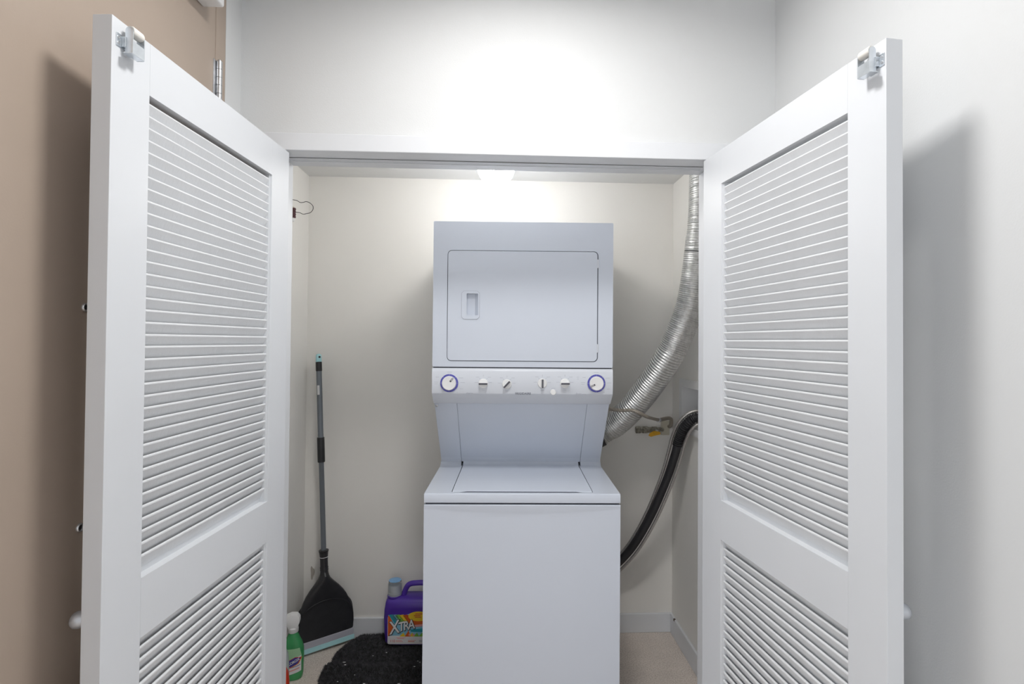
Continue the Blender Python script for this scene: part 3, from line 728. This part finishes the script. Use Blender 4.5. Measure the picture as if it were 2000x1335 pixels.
for x0, c_ in ((-.022, 'yel'), (.002, 'org'), (.020, 'yel'), (.042, 'grn'), (.066, 'grn'), (.085, 'teal')):
    lay([(x0 - .014, .046), (x0 + .014, .046), (x0 + .004, .064 + .010 * (x0 == .002))], c_, 4)
for x0 in (.012, .030): lay(ellipse(x0, .054, .006, .005, 12), 'pink', 5)
lay([(-.090, .046), (-.024, .046), (.098, .046), (.098, .012), (-.084, .012), (-.090, .018)], 'paper', 4)
lay(ellipse(.052, .140, .048, .0225), 'yel', 5)
for z_, x_, w_ in ((.149, .054, .028), (.1415, .046, .026), (.134, .050, .024)):
    n2 = 7
    for i in range(n2):
        xa = x_ - w_ / 2 * 1.2 + i * w_ * 1.2 / n2; lay([(xa, z_), (xa + w_ / n2, z_ + .0005), (xa + w_ / n2 * .9, z_ + .0045), (xa, z_ + .004)], 'lred', 6)
for z_, x0, x1, m_ in ((.0405, -.05, -.008, 'pink'), (.036, -.045, -.015, 'pink'), (.0265, -.052, -.024, 'pink'), (.022, -.052, -.020, 'pink'), (.0265, .004, .040, 'pink'), (.022, .004, .034, 'org'), (.027, .056, .086, 'print_'), (.0225, .056, .082, 'print_')):
    lay([(x0, z_), (x1, z_), (x1, z_ + .0022), (x0, z_ + .0022)], m_, 6)
TM = lambda x, z, a, k: Matrix.Translation((x, FY - .0004 * k, z)) @ Matrix.Rotation(a, 4, 'Y') @ FACE
text_into(lb, '110', .016, MT['lred'], TM(-.068, .0255, 0, 6))
for i, (ch, x_, sz, zz) in enumerate((('X', -.0640, .082, .0860), ('T', -.0300, .058, .0905), ('R', -.0075, .056, .0950), ('A', .0160, .060, .1000))):
    text_into(lb, ch, sz, MT['ink'], TM(x_ + .001, zz - .001, R(-13), 7), .0004, .0034, .25, sx=.80)
    text_into(lb, ch, sz, MT['white'], TM(x_, zz, R(-13), 9), .0004, .0010, .25, sx=.80)
lb.build('label', jg)

# ------------------------------------------------------------------ bottles half behind the left closet door
def surf(secs, x, z):
    for a, b in zip(secs, secs[1:]):
        if a[0] <= z <= b[0]:
            t = (z - a[0]) / max(1e-6, b[0] - a[0]); hx, hy, ex = [a[i] + (b[i] - a[i]) * t for i in (3, 4, 5)]; cx, cy = a[1] + (b[1] - a[1]) * t, a[2] + (b[2] - a[2]) * t
            u_ = min(.995, abs((x - cx) / hx)); return cy - hy * (1 - u_ ** ex) ** (1 / ex)
    return 0
def wrap(mb, secs, eps):
    mb.v = [(x, surf(secs, x, z) - eps - k * .0, z) for (x, k, z) in mb.v]; return mb
def wrapped(polys, secs, eps, m, dens=.004):
    """2-D polygon drawn on the curved front: sliced finely so that it follows the curve"""
    b = bmesh.new()
    vv = [b.verts.new((p[0], 0, p[1])) for p in polys]; b.faces.new(vv)
    xs = [p[0] for p in polys]; zs_ = [p[1] for p in polys]
    for ax, lo2, hi2 in ((0, min(xs), max(xs)), (2, min(zs_), max(zs_))):
        k = lo2 + dens
        while k < hi2:
            co_ = [0, 0, 0]; co_[ax] = k; no_ = [0, 0, 0]; no_[ax] = 1
            bmesh.ops.bisect_plane(b, geom=b.verts[:] + b.edges[:] + b.faces[:], plane_co=co_, plane_no=no_); k += dens
    for v in b.verts: v.co.y = surf(secs, v.co.x, v.co.z) - eps
    mb = MB(); mb.bm(b, m); return mb
def merge(dst, src):
    o = len(dst.v); dst.v += src.v
    for f, k in zip(src.f, src.m): dst.f.append([i + o for i in f]); dst.m.append(dst.mi(src.mats[k]))
def flat_text(body, size, m, ang, cx, cz, secs, eps, bold=0, shear=0, sx=1):
    t = MB(); text_into(t, body, size, m, Matrix.Translation((cx, 0, cz)) @ Matrix.Rotation(ang, 4, 'Y') @ FACE, 0, bold, shear, sx=sx)
    t.v = [(x, surf(secs, x, z) - eps, z) for x, y, z in t.v]; return t
# spray cleaner
sbz = empty('spray_bottle', (-.8735, 2.345, 0), R(12), 'green spray cleaner bottle with a white trigger, left of the black dustpan', 'bottle')
S1 = [(0, 0, 0, .036, .026, 2.6), (.004, 0, 0, .0400, .029, 2.6), (.02, 0, 0, .0430, .030, 2.6), (.09, 0, 0, .0450, .030, 2.6), (.125, 0, 0, .0445, .029, 2.5), (.150, 0, 0, .0375, .026, 2.3), (.172, 0, 0, .0270, .023, 2.1), (.188, 0, 0, .0200, .019, 2), (.200, 0, 0, .0180, .018, 2)]
MB().loft(S1, MT['green'], 40).build('bottle_body', sbz, True)
l1 = MB()
merge(l1, wrapped([(-.036, .022), (.037, .038), (.037, .105), (-.036, .080)], S1, .0005, MT['paper']))
merge(l1, wrapped([(-.037, .080), (.037, .106), (.030, .135), (-.030, .135)], S1, .0006, MT['pgreen']))
def rot2(pts, a, cx, cz): return [(cx + x * math.cos(a) - z * math.sin(a), cz + x * math.sin(a) + z * math.cos(a)) for x, z in pts]
hexa = lambda s_: [(-.040 * s_, 0), (-.018 * s_, .0165 * s_), (.018 * s_, .0165 * s_), (.040 * s_, 0), (.018 * s_, -.0165 * s_), (-.018 * s_, -.0165 * s_)]
merge(l1, wrapped(rot2(hexa(1.0), R(24), .004, .078), S1, .0009, MT['yel']))
merge(l1, wrapped(rot2(hexa(.95), R(24), .004, .0795), S1, .0012, MT['lred']))
merge(l1, wrapped(rot2(hexa(.84), R(24), .004, .0795), S1, .0015, MT['navy']))
merge(l1, flat_text('CLOROX', .0150, MT['white'], R(-24), .004, .0795, S1, .0018, .0004, .1, .92))
merge(l1, wrapped([(-.034, .050), (.034, .064), (.034, .0665), (-.034, .0525)], S1, .0009, MT['navy']))
merge(l1, wrapped([(-.030, .036), (.030, .050), (.030, .055), (-.030, .041)], S1, .0009, MT['pink']))
l1.build('label', sbz)
tg = MB(); ty = .045
tg.lathe([(.0205, .196), (.0215, .198), (.0215, .214), (.0185, .217)], MT['white'], 28)
tg.prism([(-.066, .250), (-.068, .232), (-.052, .228), (-.022, .224), (-.018, .212), (.018, .212), (.022, .226), (.028, .240), (.027, .258), (.016, .272), (-.008, .275), (-.038, .264)], -.017, .017, MT['white'], bev=.003)
th = tg.build('trigger_head', sbz, True)
MB().prism([(-.040, .234), (-.030, .230), (-.036, .212), (-.046, .192), (-.052, .186), (-.054, .190), (-.046, .206)], -.008, .008, MT['white'], bev=.002).build('trigger', th)
# pale bottle
pb = empty('pale_bottle', (-.868, 2.185, 0), R(10), 'pale translucent bottle with a tan cap, between the green spray bottle and the red bottle', 'bottle')
S2 = [(0, 0, 0, .034, .026, 2.4), (.006, 0, 0, .037, .028, 2.4), (.150, 0, 0, .037, .028, 2.4), (.190, 0, 0, .033, .026, 2.3), (.220, 0, 0, .022, .020, 2.1), (.236, 0, 0, .0165, .0165, 2), (.244, 0, 0, .0160, .0160, 2)]
MB().loft(S2, MT['pale'], 36).build('bottle_body', pb, True)
MB().lathe([(.019, .240), (.0195, .242), (.0185, .264), (.016, .267)], MT['beige'], 28).build('cap', pb, True)
# red detergent bottle
rb_ = empty('red_detergent_bottle', (-.822, 2.00, 0), R(8), 'orange red detergent bottle with a yellow ringed label, nearest the left closet door edge', 'bottle')
S3 = [(0, 0, 0, .052, .034, 3), (.005, 0, 0, .058, .039, 3), (.03, 0, 0, .0600, .040, 3), (.130, 0, 0, .0620, .040, 3), (.190, 0, 0, .0610, .039, 3), (.225, 0, 0, .0570, .037, 2.8), (.250, 0, 0, .046, .033, 2.4), (.264, 0, 0, .030, .027, 2.1)]
MB().loft(S3, MT['redbottle'], 44).build('bottle_body', rb_, True)
MB().lathe([(.027, .262), (.0275, .266), (.0265, .300), (.024, .303)], MT['navy'], 30).build('cap', rb_, True)
l3 = MB()
for r_, m_, e_ in ((.046, 'org', .0005), (.040, 'yel', .0009), (.030, 'org', .0013), (.021, 'yel', .0017)):
    merge(l3, wrapped(ellipse(.010, .155, r_, r_ * 1.05, 30), S3, e_, MT[m_]))
merge(l3, flat_text('Tide', .040, MT['navy'], R(-12), .008, .155, S3, .0026, .001, .1, .9))
l3.build('label', rb_)
